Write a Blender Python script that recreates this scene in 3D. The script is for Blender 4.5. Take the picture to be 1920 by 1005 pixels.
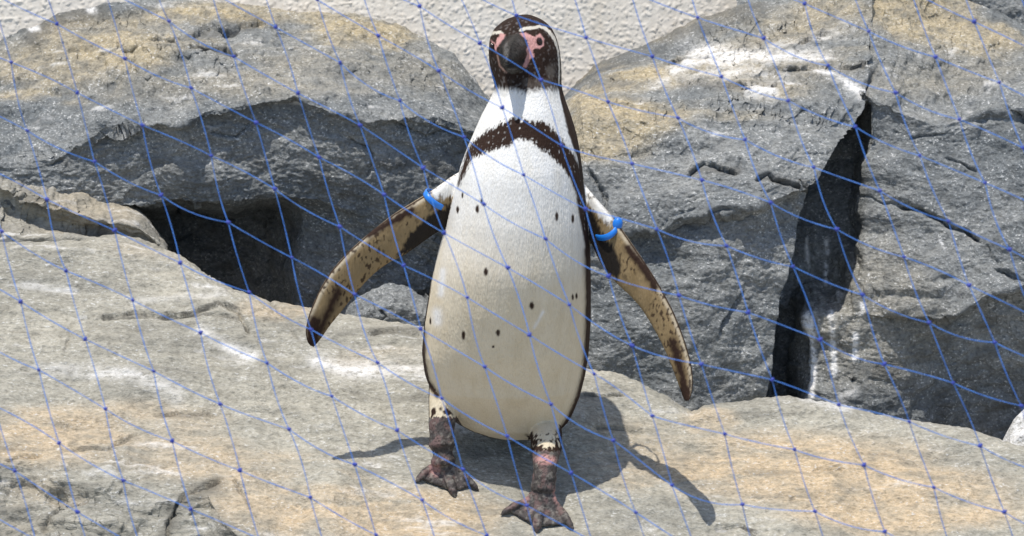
import bpy, bmesh, math, random
import numpy as np
from mathutils import Vector, Matrix

for o in list(bpy.data.objects):
    bpy.data.objects.remove(o, do_unlink=True)
scene = bpy.context.scene
COL = scene.collection
random.seed(7)
RNG = np.random.default_rng(7)

# ------------------------------------------------------------------ camera
PITCH = math.radians(14.0)
FPX = 6192.0                       # focal length in photo pixels (1920 wide)
CAM = np.array([0.0, -3.95, 1.236])
FWD = np.array([0.0, math.cos(PITCH), -math.sin(PITCH)])
UPV = np.array([0.0, math.sin(PITCH), math.cos(PITCH)])
RGT = np.array([1.0, 0.0, 0.0])
cd = bpy.data.cameras.new('camera')
cam = bpy.data.objects.new('camera', cd)
COL.objects.link(cam)
cam.location = CAM
cam.rotation_euler = (math.pi / 2 - PITCH, 0, 0)
cd.sensor_width = 36
cd.lens = 36 * FPX / 1920
cd.clip_end = 2000
cd.dof.use_dof = True
cd.dof.focus_distance = 4.05
cd.dof.aperture_fstop = 15.0
scene.camera = cam

# ------------------------------------------------------------------ light
SUN_TRAVEL = Vector((0.17, 0.165, -1.0)).normalized()
tosun = -SUN_TRAVEL
w = bpy.data.worlds.new('World')
scene.world = w
w.use_nodes = True
nt = w.node_tree
bg = nt.nodes['Background']
sky = nt.nodes.new('ShaderNodeTexSky')
sky.sky_type = 'NISHITA'
sky.sun_disc = False
sky.sun_elevation = math.asin(tosun.z)
sky.sun_rotation = math.atan2(tosun.x, tosun.y)
nt.links.new(sky.outputs[0], bg.inputs[0])
bg.inputs[1].default_value = 0.135
sl = bpy.data.lights.new('sun', 'SUN')
sun = bpy.data.objects.new('sun', sl)
COL.objects.link(sun)
sl.energy = 4.0
sl.angle = math.radians(0.53)
sl.color = (1.0, 0.95, 0.87)
sun.rotation_euler = SUN_TRAVEL.to_track_quat('-Z', 'Y').to_euler()
sun.location = (-2, -3, 8)
scene.view_settings.view_transform = 'Standard'
scene.view_settings.look = 'None'
scene.view_settings.exposure = 0.12
scene.view_settings.gamma = 1.0

# ------------------------------------------------------------------ helpers
def unproj(x, y, d):
    """photo pixel + distance along the view axis -> world points (arrays)"""
    x, y, d = np.broadcast_arrays(np.asarray(x, float), np.asarray(y, float), np.asarray(d, float))
    u = (x - 960.0) / FPX
    v = (502.5 - y) / FPX
    return CAM + d[..., None] * (FWD + u[..., None] * RGT + v[..., None] * UPV)

def proj(P):
    q = P - CAM
    d = q @ FWD
    return 960 + FPX * (q @ RGT) / d, 502.5 - FPX * (q @ UPV) / d, d

def U(x, y, d):
    return Vector(unproj(x, y, d).tolist())

_perm = np.random.default_rng(3).permutation(4096)
_perm = np.concatenate([_perm, _perm, _perm])
_g = np.random.default_rng(4).normal(size=(4096, 3))
_g /= np.linalg.norm(_g, axis=1)[:, None]

def gnoise(P):
    """gradient noise, about -1..1"""
    sh = P.shape[:-1]
    P = P.reshape(-1, 3)
    I = np.floor(P).astype(np.int64)
    F = P - I
    W = F * F * F * (F * (F * 6 - 15) + 10)
    I &= 1023
    out = np.zeros(len(P))
    for a in (0, 1):
        wa = W[:, 0] if a else 1 - W[:, 0]
        pa = _perm[I[:, 0] + a]
        for b in (0, 1):
            wb = wa * (W[:, 1] if b else 1 - W[:, 1])
            pb = _perm[pa + I[:, 1] + b]
            for c in (0, 1):
                wc = wb * (W[:, 2] if c else 1 - W[:, 2])
                g = _g[_perm[pb + I[:, 2] + c]]
                out += wc * (g[:, 0] * (F[:, 0] - a) + g[:, 1] * (F[:, 1] - b) + g[:, 2] * (F[:, 2] - c))
    return (out * 1.7).reshape(sh)

def fbm(P, octv=4, gain=0.5, lac=2.03):
    s = 0; a = 1.0; t = 0
    for i in range(octv):
        s = s + a * gnoise(P * lac ** i + 17.3 * i)
        t += a; a *= gain
    return s / t

def ridge(P, octv=3):
    s = 0; a = 1.0; t = 0
    for i in range(octv):
        s = s + a * (1 - 2 * np.abs(gnoise(P * 2.1 ** i + 9.1 * i)))
        t += a; a *= 0.5
    return s / t

def facet(P):
    """cells, each a randomly tilted flat chip; about -1..1"""
    sh = P.shape[:-1]
    P = P.reshape(-1, 3)
    I = np.floor(P).astype(np.int64); F = P - I; I &= 1023
    f1 = np.full(len(P), 9.0); f2 = f1.copy(); hh = np.zeros(len(P))
    for a in (-1, 0, 1):
        pa = _perm[(I[:, 0] + a) & 1023]
        for b in (-1, 0, 1):
            pb = _perm[pa + ((I[:, 1] + b) & 1023)]
            for c in (-1, 0, 1):
                k = _perm[pb + ((I[:, 2] + c) & 1023)]
                g = _g[k]
                r = F - (np.array([a, b, c]) + 0.5 + 0.42 * g)
                dd = (r * r).sum(1)
                t = (r * _g[(k + 77) & 4095]).sum(1) + 0.25 * g[:, 0]
                m = dd < f1
                f2 = np.where(m, f1, np.minimum(f2, dd)); hh = np.where(m, t, hh); f1 = np.where(m, dd, f1)
    e = sstep(0, 0.16, np.sqrt(f2) - np.sqrt(f1))
    return (hh * e).reshape(sh)

def sstep(a, b, x):
    t = np.clip((x - a) / (b - a), 0, 1)
    return t * t * (3 - 2 * t)

def polydist(x, y, pts):
    """distance from (x,y) to a polyline and signed side of it"""
    best = np.full(x.shape, 1e9)
    side = np.zeros(x.shape)
    for (ax, ay), (bx, by) in zip(pts[:-1], pts[1:]):
        dx, dy = bx - ax, by - ay
        L = dx * dx + dy * dy + 1e-9
        t = np.clip(((x - ax) * dx + (y - ay) * dy) / L, 0, 1)
        qx, qy = x - ax - t * dx, y - ay - t * dy
        dd = np.hypot(qx, qy)
        m = dd < best
        best = np.where(m, dd, best)
        side = np.where(m, np.sign(dx * (y - ay) - dy * (x - ax)), side)
    return best, side

def inpoly(x, y, pts):
    r = np.zeros(x.shape, bool)
    n = len(pts)
    for i in range(n):
        ax, ay = pts[i]; bx, by = pts[(i + 1) % n]
        if ay == by: continue
        c = ((ay > y) != (by > y)) & (x < (bx - ax) * (y - ay) / (by - ay) + ax)
        r ^= c
    return r

def polymask(x, y, pts, soft):
    d, _ = polydist(x, y, list(pts) + [pts[0]])
    d = np.where(inpoly(x, y, pts), -d, d)
    return 1 - sstep(-soft, soft, d)

def mesh_from(name, verts, faces, smooth=True):
    me = bpy.data.meshes.new(name)
    verts = np.asarray(verts, np.float32); faces = np.asarray(faces, np.int32)
    k = faces.shape[1]
    me.vertices.add(len(verts)); me.vertices.foreach_set('co', verts.ravel())
    me.loops.add(faces.size); me.loops.foreach_set('vertex_index', faces.ravel())
    me.polygons.add(len(faces))
    me.polygons.foreach_set('loop_start', np.arange(0, faces.size, k, dtype=np.int32))
    me.update(calc_edges=True)
    me.validate()
    if smooth:
        me.polygons.foreach_set('use_smooth', np.ones(len(me.polygons), bool))
    return me

def link(name, me, mat=None, parent=None, **kw):
    o = bpy.data.objects.new(name, me)
    COL.objects.link(o)
    if mat: me.materials.append(mat)
    if parent: o.parent = parent
    for k, v in kw.items(): o[k] = v
    return o

def recenter(o):
    """put the origin at the base centre of the mesh"""
    me = o.data
    n = len(me.vertices)
    co = np.empty(n * 3, np.float32); me.vertices.foreach_get('co', co)
    co = co.reshape(-1, 3)
    c = np.array([(co[:, 0].min() + co[:, 0].max()) / 2, (co[:, 1].min() + co[:, 1].max()) / 2, co[:, 2].min()], np.float32)
    me.vertices.foreach_set('co', (co - c).ravel())
    o.location = c.tolist()
    me.update()

def set_color(me, name, rgb):
    a = me.color_attributes.new(name, 'FLOAT_COLOR', 'POINT')
    buf = np.ones((len(me.vertices), 4), np.float32)
    buf[:, :3] = rgb
    a.data.foreach_set('color', buf.ravel())

# ------------------------------------------------------------------ materials
def newmat(name):
    m = bpy.data.materials.new(name); m.use_nodes = True
    return m, m.node_tree.nodes, m.node_tree.links, m.node_tree.nodes['Principled BSDF']

def nnode(N, kind, **inp):
    n = N.new(kind)
    for k, v in inp.items():
        if k in n.inputs: n.inputs[k].default_value = v
    return n

def mixc(N, L, fac, a, b, blend='MIX'):
    n = N.new('ShaderNodeMix'); n.data_type = 'RGBA'; n.blend_type = blend
    for s, v in ((0, fac), (6, a), (7, b)):
        if hasattr(v, 'links') or hasattr(v, 'is_linked'): L.new(v, n.inputs[s])
        else: n.inputs[s].default_value = v
    return n.outputs[2]

def ramp(N, L, src, p0, p1):
    n = N.new('ShaderNodeMapRange'); n.clamp = True
    L.new(src, n.inputs[0]); n.inputs[1].default_value = p0; n.inputs[2].default_value = p1
    return n.outputs[0]

def mmath(N, L, op, a, b):
    n = N.new('ShaderNodeMath'); n.operation = op
    for s, v in ((0, a), (1, b)):
        if hasattr(v, 'is_linked'): L.new(v, n.inputs[s])
        else: n.inputs[s].default_value = v
    return n.outputs[0]

def rock_material(name, grey, light, fleck=0.5, bump=0.5, stretch=1.0, tanc=(0.56, 0.43, 0.27), grain=0.6):
    m, N, L, B = newmat(name)
    at = N.new('ShaderNodeVertexColor'); at.layer_name = 'stain_shade'
    sep = N.new('ShaderNodeSeparateColor'); L.new(at.outputs[0], sep.inputs[0])
    tc = N.new('ShaderNodeTexCoord')
    mp = N.new('ShaderNodeMapping'); L.new(tc.outputs['Object'], mp.inputs[0])
    mp.inputs['Scale'].default_value = (stretch, 1, 1)
    v = mp.outputs[0]
    def tex(sc, det=6, rough=0.6, dist=0.0):
        n = nnode(N, 'ShaderNodeTexNoise', Scale=sc, Detail=det, Roughness=rough, Distortion=dist)
        L.new(v, n.inputs['Vector']); return n.outputs[0]
    n1 = tex(9, 8, 0.65, 0.4); n2 = tex(45, 6, 0.7); n3 = tex(170, 4, 0.7); n4 = tex(330, 2, 0.6)
    c = mixc(N, L, ramp(N, L, n1, 0.35, 0.66), (*grey, 1), (*light, 1))
    # warm lichen / iron tint
    tan = mmath(N, L, 'MULTIPLY', sep.outputs[0], ramp(N, L, n2, 0.18, 0.55))
    c = mixc(N, L, tan, c, (*tanc, 1))
    # grain, light and dark
    c = mixc(N, L, mmath(N, L, 'MULTIPLY', ramp(N, L, n3, 0.52, 0.34), grain), c, (0.5, 0.5, 0.49, 1), 'MULTIPLY')
    c = mixc(N, L, mmath(N, L, 'MULTIPLY', ramp(N, L, n4, 0.48, 0.36), grain), c, (0.5, 0.5, 0.49, 1), 'MULTIPLY')
    c = mixc(N, L, mmath(N, L, 'MULTIPLY', ramp(N, L, n3, 0.52, 0.66), grain * .6), c, (1.5, 1.5, 1.5, 1), 'MULTIPLY')
    c = mixc(N, L, mmath(N, L, 'MULTIPLY', ramp(N, L, n2, 0.52, 0.34), 0.40), c, (0.48, 0.48, 0.47, 1), 'MULTIPLY')
    fl = mmath(N, L, 'MULTIPLY', ramp(N, L, n4, 0.60, 0.67), ramp(N, L, n2, 0.44, 0.56))
    c = mixc(N, L, mmath(N, L, 'MULTIPLY', fl, fleck), c, (0.72, 0.72, 0.70, 1))
    # dark mottling, weathering and painted crack shade, then chalky white streaks
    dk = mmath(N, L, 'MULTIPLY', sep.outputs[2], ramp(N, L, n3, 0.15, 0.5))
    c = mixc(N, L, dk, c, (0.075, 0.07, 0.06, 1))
    wh = mmath(N, L, 'MULTIPLY', sep.outputs[1], ramp(N, L, n3, 0.30, 0.52))
    c = mixc(N, L, wh, c, (0.80, 0.79, 0.77, 1))
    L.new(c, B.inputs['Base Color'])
    B.inputs['Roughness'].default_value = 0.86
    B.inputs['Specular IOR Level'].default_value = 0.3
    hsum = mmath(N, L, 'ADD', mmath(N, L, 'MULTIPLY', n3, 0.6), mmath(N, L, 'MULTIPLY', n4, 0.3))
    hsum = mmath(N, L, 'ADD', hsum, mmath(N, L, 'MULTIPLY', n2, 1.0))
    bp = N.new('ShaderNodeBump'); bp.inputs['Strength'].default_value = bump; bp.inputs['Distance'].default_value = 0.006
    L.new(hsum, bp.inputs['Height']); L.new(bp.outputs[0], B.inputs['Normal'])
    return m

M_ledge = rock_material('ledge_rock', (0.30, 0.29, 0.25), (0.45, 0.425, 0.355), 0.6, 0.85, 0.6, (0.60, 0.46, 0.295), 0.46)
M_grey = rock_material('grey_rock', (0.160, 0.175, 0.183), (0.300, 0.306, 0.298), 0.8, 0.85, 0.8, (0.47, 0.39, 0.25), 0.58)
M_slab = rock_material('slab_rock', (0.27, 0.26, 0.23), (0.40, 0.38, 0.32), 0.4, 0.7, 0.6, (0.5, 0.4, 0.26), 0.45)

# ------------------------------------------------------------------ rocks
def interp_line(pts, u):
    p = np.array(pts, float)
    s = (p[:, 0] - p[0, 0]) / (p[-1, 0] - p[0, 0])
    return [np.interp(u, s, p[:, k]) for k in range(3)]

def make_rock(name, lines, mat, seed, step=2.3, amps=(0.010, 0.005, 0.0026, 0.0013), jag=None, stretch=1.0,
              calm=None, cracks=(), stain_shade_fn=None, fade_top=26, bulge=None, ragged=8.0, ragslope=0.0, chips=0.0075, steps=0.0012, **tags):
    x0 = min(l[0][0] for l in lines); x1 = max(l[-1][0] for l in lines)
    nu = int((x1 - x0) / step)
    u = np.linspace(0, 1, nu)
    LX, LY, LD = [], [], []
    for k, l in enumerate(lines):
        a, b, c = interp_line(l, u)
        j = (jag[k] if jag else 3.0)
        q = np.stack([a * 0.02, a * 0 + seed * 3.1 + k, a * 0], -1)
        b = b + j * (gnoise(q * .6) + (0.35 * gnoise(q * 2.1) if k == 0 else 0))
        LX.append(a); LY.append(b); LD.append(c)
    X, Y, D = [], [], []
    for k in range(len(lines) - 1):
        gap = max(np.max(np.abs(LY[k + 1] - LY[k])), np.max(np.abs(LD[k + 1] - LD[k])) * 500)
        n = max(3, int(gap / step))
        last = k == len(lines) - 2
        for t in np.linspace(0, 1, n + 1)[: None if last else -1]:
            X.append(LX[k] + t * (LX[k + 1] - LX[k])); Y.append(LY[k] + t * (LY[k + 1] - LY[k]))
            dd = LD[k] + t * (LD[k + 1] - LD[k])
            if bulge and bulge[k]: dd = dd - bulge[k] * 4 * t * (1 - t)
            D.append(dd)
    X, Y, D = map(np.array, (X, Y, D))
    # ragged creases: shift the depth profile up and down by a 2-D noise
    nr = len(X)
    Z3 = np.stack([X * .0016, Y * .0016, X * 0 + seed], -1)
    sh = ragged * (gnoise(Z3 * 14) + .7 * gnoise(Z3 * 34 + 3) + .45 * gnoise(Z3 * 80 + 6)) * sstep(0, 30, Y - Y[0][None, :])
    ri = np.clip(np.arange(nr)[:, None] + sh / step, 0, nr - 1.001)
    i0 = ri.astype(int); fr = ri - i0; cj = np.arange(X.shape[1])[None, :]
    Yl = Y[i0, cj] * (1 - fr) + Y[i0 + 1, cj] * fr
    Dl = D[i0, cj] * (1 - fr) + D[i0 + 1, cj] * fr
    D = Dl + ragslope * (Yl - Y)
    P = unproj(X, Y, D)
    # soften the loft creases slightly
    for _ in range(2):
        P[1:-1] = 0.5 * P[1:-1] + 0.25 * (P[:-2] + P[2:])
    gu = np.gradient(P, axis=1); gv = np.gradient(P, axis=0)
    Nn = np.cross(gv, gu); Nn /= np.linalg.norm(Nn, axis=-1)[..., None] + 1e-12
    flip = (Nn @ FWD) > 0
    Nn[flip] *= -1
    S = np.array([stretch, 1, 1])
    Q = P * S + seed * 5.7
    f = np.ones(X.shape)
    if calm is not None: f = calm(X, Y)
    topd = Y - Y[0][None, :]
    edge = 0.35 + 0.65 * sstep(0, fade_top, topd)
    warp = 0.03 * np.stack([gnoise(Q * 9 + 40), gnoise(Q * 9 + 80), gnoise(Q * 9 + 120)], -1)
    h = amps[0] * edge * f * fbm(Q * 6, 2)
    h += amps[1] * edge * f * fbm((Q + warp) * 17, 2)
    h += amps[2] * (0.4 + 0.6 * f) * fbm((Q + warp) * 42, 3, 0.6)
    h += amps[3] * (ridge(Q * 115, 2) + 0.8 * gnoise(Q * 250 + 5)) * (.55 + .45 * sstep(-.3, .3, gnoise(Q * 12 + 55)))
    if chips:
        h += chips * edge * f * (facet((P + .6 * warp) * np.array([7, 9, 10.0]) + seed) + .38 * facet((P + .4 * warp) * np.array([21, 26, 27.0]) + seed))
    # fractured steps: quantised noise gives small flat chips with sharp rims
    n = fbm((Q + 0.5 * warp) * np.array([0.8, 1.3, 2.2]) * 11, 3)
    qn = np.floor(n * 6) + sstep(0.72, 1.0, n * 6 - np.floor(n * 6))
    h += steps * f * edge * qn
    jx = X + 5 * gnoise(Q * 60); jy = Y + 5 * gnoise(Q * 60 + 31)
    for pts, wid, dep in cracks:
        dd, sd = polydist(jx, jy, pts)
        # side > 0 is below the line: undercut below, crisp rim above
        h -= 1.15 * dep * np.where(sd > 0, np.exp(-dd / (wid * .75)), np.exp(-(dd / 1.6) ** 2)) * (.75 + .35 * gnoise(Q * 45 + 21))
    P = P + Nn * h[..., None]
    st = np.zeros(X.shape + (3,))
    if stain_shade_fn is not None:
        st = np.clip(stain_shade_fn(X + 14 * gnoise(Q * 14 + 7), Y + 10 * gnoise(Q * 14 + 77), P * S, X, Y), 0, 1)
    # pads to the back so the rock is a closed body
    def back(row, k, nrm):
        b = (0.012, 0.05, 0.14)[k]
        return row + nrm * b
    rows_t = [back(P[0], k, np.array([0, 1.0, -0.65])) for k in (2, 1, 0)]
    rows_b = [back(P[-1], k, np.array([0, 0.8, -0.6])) for k in (0, 1, 2)]
    G = np.concatenate([np.array(rows_t), P, np.array(rows_b)], 0)
    G = np.concatenate([np.stack([back(G[:, 0], k, np.array([0.25, 1.0, 0])) for k in (2, 1, 0)], 1), G,
                        np.stack([back(G[:, -1], k, np.array([-0.25, 1.0, 0])) for k in (0, 1, 2)], 1)], 1)
    st = np.pad(st, ((3, 3), (3, 3), (0, 0)), mode='edge')
    nv, nu2 = G.shape[:2]
    idx = np.arange(nv * nu2).reshape(nv, nu2)
    quads = np.stack([idx[:-1, :-1], idx[1:, :-1], idx[1:, 1:], idx[:-1, 1:]], -1).reshape(-1, 4)
    ring = np.concatenate([idx[0, :-1], idx[:-1, -1], idx[-1, :0:-1], idx[:0:-1, 0]])
    V = G.reshape(-1, 3)
    me = mesh_from(name, V, quads)
    bm = bmesh.new(); bm.from_mesh(me); bm.verts.ensure_lookup_table()
    rv = [bm.verts[int(i)] for i in ring]
    c = bm.verts.new((V[ring].mean(0) + np.array([0, 0.03, 0])).tolist())
    for a, b in zip(rv, rv[1:] + rv[:1]):
        bm.faces.new((b, a, c))
    bm.to_mesh(me); bm.free()
    me.polygons.foreach_set('use_smooth', np.ones(len(me.polygons), bool))
    full = np.concatenate([st.reshape(-1, 3), np.zeros((1, 3))])
    set_color(me, 'stain_shade', full)
    o = link(name, me, mat, **tags)
    recenter(o)
    return o, P

def strokes(x, y, lst):
    m = np.zeros(x.shape)
    for pts, wdt, s in lst:
        d, _ = polydist(x, y, pts)
        m = np.maximum(m, s * np.exp(-(d / wdt) ** 2))
    return m

def ell(x, y, lst):
    m = np.zeros(x.shape)
    for cx, cy, rx, ry, s in lst:
        q = np.hypot((x - cx) / rx, (y - cy) / ry)
        m = np.maximum(m, s * (1 - sstep(0.55, 1.15, q)))
    return m

# ---- the ledge the penguin stands on
def G0(x, y):
    return 4.0 + 0.86e-3 * ((930 + (x - 940) * 0.09) - y)

sil = [(-260, 470), (-100, 460), (0, 455), (80, 455), (160, 450), (215, 440), (250, 445), (300, 460), (340, 480), (400, 520),
       (440, 545), (500, 560), (560, 570), (640, 588), (720, 600), (790, 612), (900, 640), (1000, 665), (1100, 692), (1150, 697),
       (1200, 713), (1250, 738), (1275, 756), (1297, 771), (1320, 760), (1350, 756), (1400, 750), (1460, 741), (1510, 746),
       (1570, 756), (1640, 780), (1700, 786), (1760, 797), (1820, 803), (1850, 812), (1880, 825), (1920, 840), (2050, 870), (2180, 900)]
crs = [(-260, 860), (0, 868), (60, 866), (150, 900), (260, 925), (330, 935), (385, 925), (440, 1000), (520, 1060), (700, 1130),
       (1000, 1140), (2180, 1160)]
led = [[(x, y, G0(x, y) + 0.035) for x, y in sil],
       [(x, y + 14, G0(x, y + 14) + 0.008) for x, y in sil],
       [(x, y, G0(x, y)) for x, y in crs],
       [(x, 1330, G0(x, y) - (1330 - y) * 0.42e-3) for x, y in crs]]

def led_calm(x, y):
    f = 1 - 0.9 * np.exp(-(np.hypot((x - 925) / 190, (y - 915) / 100)) ** 4)
    rough = sstep(-20, 40, y - np.interp(x, [p[0] for p in crs], [p[1] for p in crs]))
    return f * (0.62 + 0.75 * rough * (x < 560))

led_cr = [([(195, 592), (250, 583), (300, 590), (340, 592), (375, 580), (412, 566), (450, 585), (468, 618)], 9, 0.011),
          ([(205, 592), (300, 594), (380, 588), (455, 596)], 4, 0.008),
          ([(700, 628), (745, 620), (782, 626)], 9, 0.010),
          ([(290, 778), (340, 774), (405, 778)], 4, 0.007),
          ([(20, 862), (70, 856)], 4, 0.008), ([(140, 842), (200, 836), (258, 815)], 4, 0.006),
          ([(310, 1010), (318, 960), (350, 915), (410, 900)], 7, 0.011),
          ([(1096, 742), (1165, 734)], 4, 0.008), ([(1120, 802), (1205, 804)], 4, 0.007),
          ([(1345, 985), (1395, 982), (1420, 1004)], 5, 0.012), ([(120, 660), (135, 605)], 4, 0.004),
          ([(440, 900), (470, 950)], 5, 0.006), ([(80, 1000), (110, 950), (160, 935)], 5, 0.006),
          ([(1530, 880), (1580, 876)], 3, 0.005), ([(500, 552), (540, 600), (560, 640)], 4, 0.004)]

def led_stain_shade(x, y, Q, X, Y):
    n = fbm(Q * np.array([7, 9, 9.0]), 4)
    streak = fbm(Q * np.array([10, 32, 32.0]) + 3, 5, .6)
    tan = ell(x, y, [(110, 815, 210, 62, .9), (560, 925, 190, 95, 1), (1480, 875, 330, 75, 1), (1180, 830, 130, 55, .55), (350, 850, 160, 50, .7),
                     (520, 578, 90, 26, .6), (720, 680, 120, 30, .5), (1700, 950, 260, 60, 1), (760, 970, 220, 60, .9), (1250, 880, 160, 60, .6), (1600, 905, 330, 60, 1), (250, 790, 200, 40, .6), (1330, 790, 60, 30, .6),
                     (300, 470, 120, 30, .2), (60, 985, 60, 20, 0.3)])
    tan = .85 * tan * sstep(-0.45, 0.25, n + 0.5 * streak)
    wh = strokes(x, y, [([(590, 672), (640, 690), (700, 694), (790, 690)], 17, 1), ([(372, 618), (430, 645), (470, 664)], 9, .9),
                        ([(45, 528), (130, 542)], 9, .7), ([(170, 690), (240, 705), (330, 745)], 15, .65), ([(30, 478), (60, 470)], 5, .9),
                        ([(1180, 985), (1215, 985)], 14, .9), ([(690, 878), (715, 882)], 5, .9), ([(850, 800), (900, 815)], 14, .7),
                        ([(250, 560), (420, 548)], 8, .35), ([(60, 685), (150, 690)], 10, .5), ([(1500, 750), (1600, 768)], 4, .6)])
    wh = wh * sstep(-0.35, 0.35, streak + 0.3 * n)
    wh = np.maximum(wh, 0.55 * sstep(0.24, 0.5, streak))
    dk = 0.4 * sstep(0.15, 0.5, -streak)
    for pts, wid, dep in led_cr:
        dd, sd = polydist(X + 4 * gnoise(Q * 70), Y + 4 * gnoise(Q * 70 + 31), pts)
        dk = np.maximum(dk, min(1, dep * 70) * np.exp(-(np.maximum(dd - 1, 0) / np.where(sd > 0, 3.5, 1.5)) ** 2) * sstep(-.5, .1, gnoise(Q * 60 + 3)))  # dirt-brown lines painted along the cracks as shade under their lips
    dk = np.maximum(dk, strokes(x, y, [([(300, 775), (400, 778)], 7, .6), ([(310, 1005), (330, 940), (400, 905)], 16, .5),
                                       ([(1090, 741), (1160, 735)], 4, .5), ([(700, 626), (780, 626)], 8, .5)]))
    grey = sstep(0.1, 0.5, fbm(Q * 22 + 9, 3)) * sstep(-10, 40, y - np.interp(x, [p[0] for p in crs], [p[1] for p in crs])) * (x < 520)
    dk = np.maximum(dk, 0.35 * grey)
    tan = np.maximum(tan, 0.5 * ell(x, y, [(200, 930, 220, 60, 1)]) * sstep(-.1, .3, n))
    return np.stack([tan, wh, dk], -1)

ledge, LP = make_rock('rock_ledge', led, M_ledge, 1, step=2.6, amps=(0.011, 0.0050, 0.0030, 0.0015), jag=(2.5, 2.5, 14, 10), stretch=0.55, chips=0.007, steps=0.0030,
                      ragged=6.0, ragslope=0.86e-3, calm=led_calm, cracks=led_cr, stain_shade_fn=led_stain_shade,
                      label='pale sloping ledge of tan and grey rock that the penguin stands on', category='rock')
_lx, _ly, _ld = proj(LP.reshape(-1, 3))

def ground_d(x, y):
    k = np.hypot(_lx - x, _ly - y) < 7
    return float(_ld[k].mean()) if k.any() else float(G0(x, y))

# ---- low slab at the left end
s0 = [(-260, 330), (-100, 318), (0, 320), (60, 322), (110, 328), (150, 340), (200, 360), (240, 378), (265, 395), (290, 425), (313, 460)]
s1 = [(-260, 370), (0, 350), (30, 366), (80, 384), (130, 396), (200, 416), (260, 430), (290, 448), (313, 472)]
s2 = [(-260, 400), (0, 372), (30, 392), (80, 420), (130, 430), (200, 436), (260, 446), (290, 462), (313, 484)]
s3 = [(-260, 470), (0, 440), (130, 446), (260, 480), (313, 520)]
s4 = [(-260, 620), (0, 600), (313, 600)]
slab, _ = make_rock('boulder', [[(x, y, 4.60 - 0.00012 * x) for x, y in s0], [(x, y, 4.50 - 0.0001 * x) for x, y in s1],
                             [(x, y, 4.525 - 0.0001 * x) for x, y in s2], [(x, y, 4.45 - 0.00005 * x) for x, y in s3],
                             [(x, y, 4.47) for x, y in s4]], M_slab, 2, amps=(0.009, 0.005, 0.0022, 0.001), jag=(2, 4, 4, 5, 5), stretch=0.5,
                 cracks=[([(20, 362), (70, 385), (130, 402), (205, 425)], 10, 0.014), ([(60, 405), (130, 425), (200, 432)], 7, 0.008)],
                 stain_shade_fn=lambda x, y, Q, X, Y: np.stack([0.35 * sstep(-0.1, 0.4, fbm(Q * 9, 3)),
                                                        0.5 * sstep(0.25, 0.5, fbm(Q * np.array([6, 40, 40]), 3)),
                                                        0.75 * strokes(x, y, [([(40, 380), (110, 410), (190, 432)], 14, 1)]) * sstep(-.3, .3, fbm(Q * np.array([8, 50, 50]), 3))], -1),
                 label='low pale slab with a brown hollow, at the high end of the ledge', category='rock', group='boulders along the wall')

# ---- broad boulder behind the spread flipper on the left
b0 = [(-260, 150), (-100, 115), (0, 76), (40, 56), (70, 48), (110, 25), (150, 15), (200, 2), (270, -2), (330, 1), (400, 5), (480, 14),
      (560, 22), (640, 24), (680, 28), (740, 45), (790, 70), (830, 95), (850, 100), (880, 135), (920, 180), (960, 225), (1010, 270)]
b1 = [(-260, 310, 4.55), (0, 296, 4.54), (100, 286, 4.53), (170, 268, 4.52), (200, 247, 4.52), (265, 236, 4.51), (300, 233, 4.51), (340, 236, 4.50),
      (375, 213, 4.51), (420, 208, 4.51), (460, 201, 4.51), (500, 190, 4.52), (555, 181, 4.52), (580, 200, 4.51), (640, 215, 4.51), (690, 226, 4.51),
      (760, 222, 4.52), (830, 228, 4.53), (880, 242, 4.55), (940, 280, 4.58), (1010, 330, 4.62)]
b2 = [(x, y + (9 if 150 < x < 900 else 14), d + (0.014 if 150 < x < 900 else -0.005)) for x, y, d in b1]
b3 = [(-260, 420, 4.54), (0, 400, 4.53), (100, 395, 4.54), (200, 400, 4.55), (270, 396, 4.553), (340, 380, 4.55), (420, 386, 4.55), (520, 368, 4.556),
      (600, 385, 4.558), (700, 420, 4.565), (800, 450, 4.58), (1010, 520, 4.66)]
b4 = [(-260, 440, 4.58), (100, 415, 4.62), (240, 412, 4.70), (300, 408, 4.83), (340, 395, 4.86), (420, 401, 4.86), (500, 388, 4.82), (560, 400, 4.62),
      (640, 410, 4.58), (700, 440, 4.585), (800, 470, 4.60), (1010, 540, 4.68)]
b5 = [(-260, 700, 4.62), (240, 700, 4.84), (340, 700, 4.87), (460, 700, 4.86), (560, 700, 4.68), (700, 700, 4.67), (1010, 700, 4.68)]

def b_st(x, y, Q, X, Y):
    n = fbm(Q * np.array([6, 8, 12.0]), 4)
    streak = fbm(Q * np.array([8, 30, 45.0]) + 3, 4)
    tan = ell(x, y, [(430, 45, 330, 45, 1), (250, 90, 180, 55, .85), (90, 130, 130, 70, .6), (60, 180, 120, 20, .9), (690, 65, 160, 30, .95),
                     (180, 70, 140, 50, .6), (360, 40, 120, 30, .9), (350, 130, 420, 75, .32), (700, 130, 220, 60, .25)]) * sstep(-0.45, 0.2, n + .4 * streak)
    wh = 0.5 * sstep(0.28, 0.5, streak) * (y < 260)
    wh = np.maximum(wh, strokes(x, y, [([(60, 55), (75, 52)], 5, .9), ([(165, 17), (175, 13)], 5, .9)]))
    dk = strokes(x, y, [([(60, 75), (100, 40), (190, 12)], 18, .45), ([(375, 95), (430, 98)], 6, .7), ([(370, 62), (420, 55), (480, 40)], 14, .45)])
    dk = np.maximum(dk, 0.5 * sstep(0.1, 0.5, fbm(Q * 24 + 4, 3)) * sstep(5, 30, y - np.interp(x, [p[0] for p in b1], [p[1] for p in b1])))  # patchy darker tone below the brow line
    return np.stack([tan, wh, dk], -1)

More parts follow.
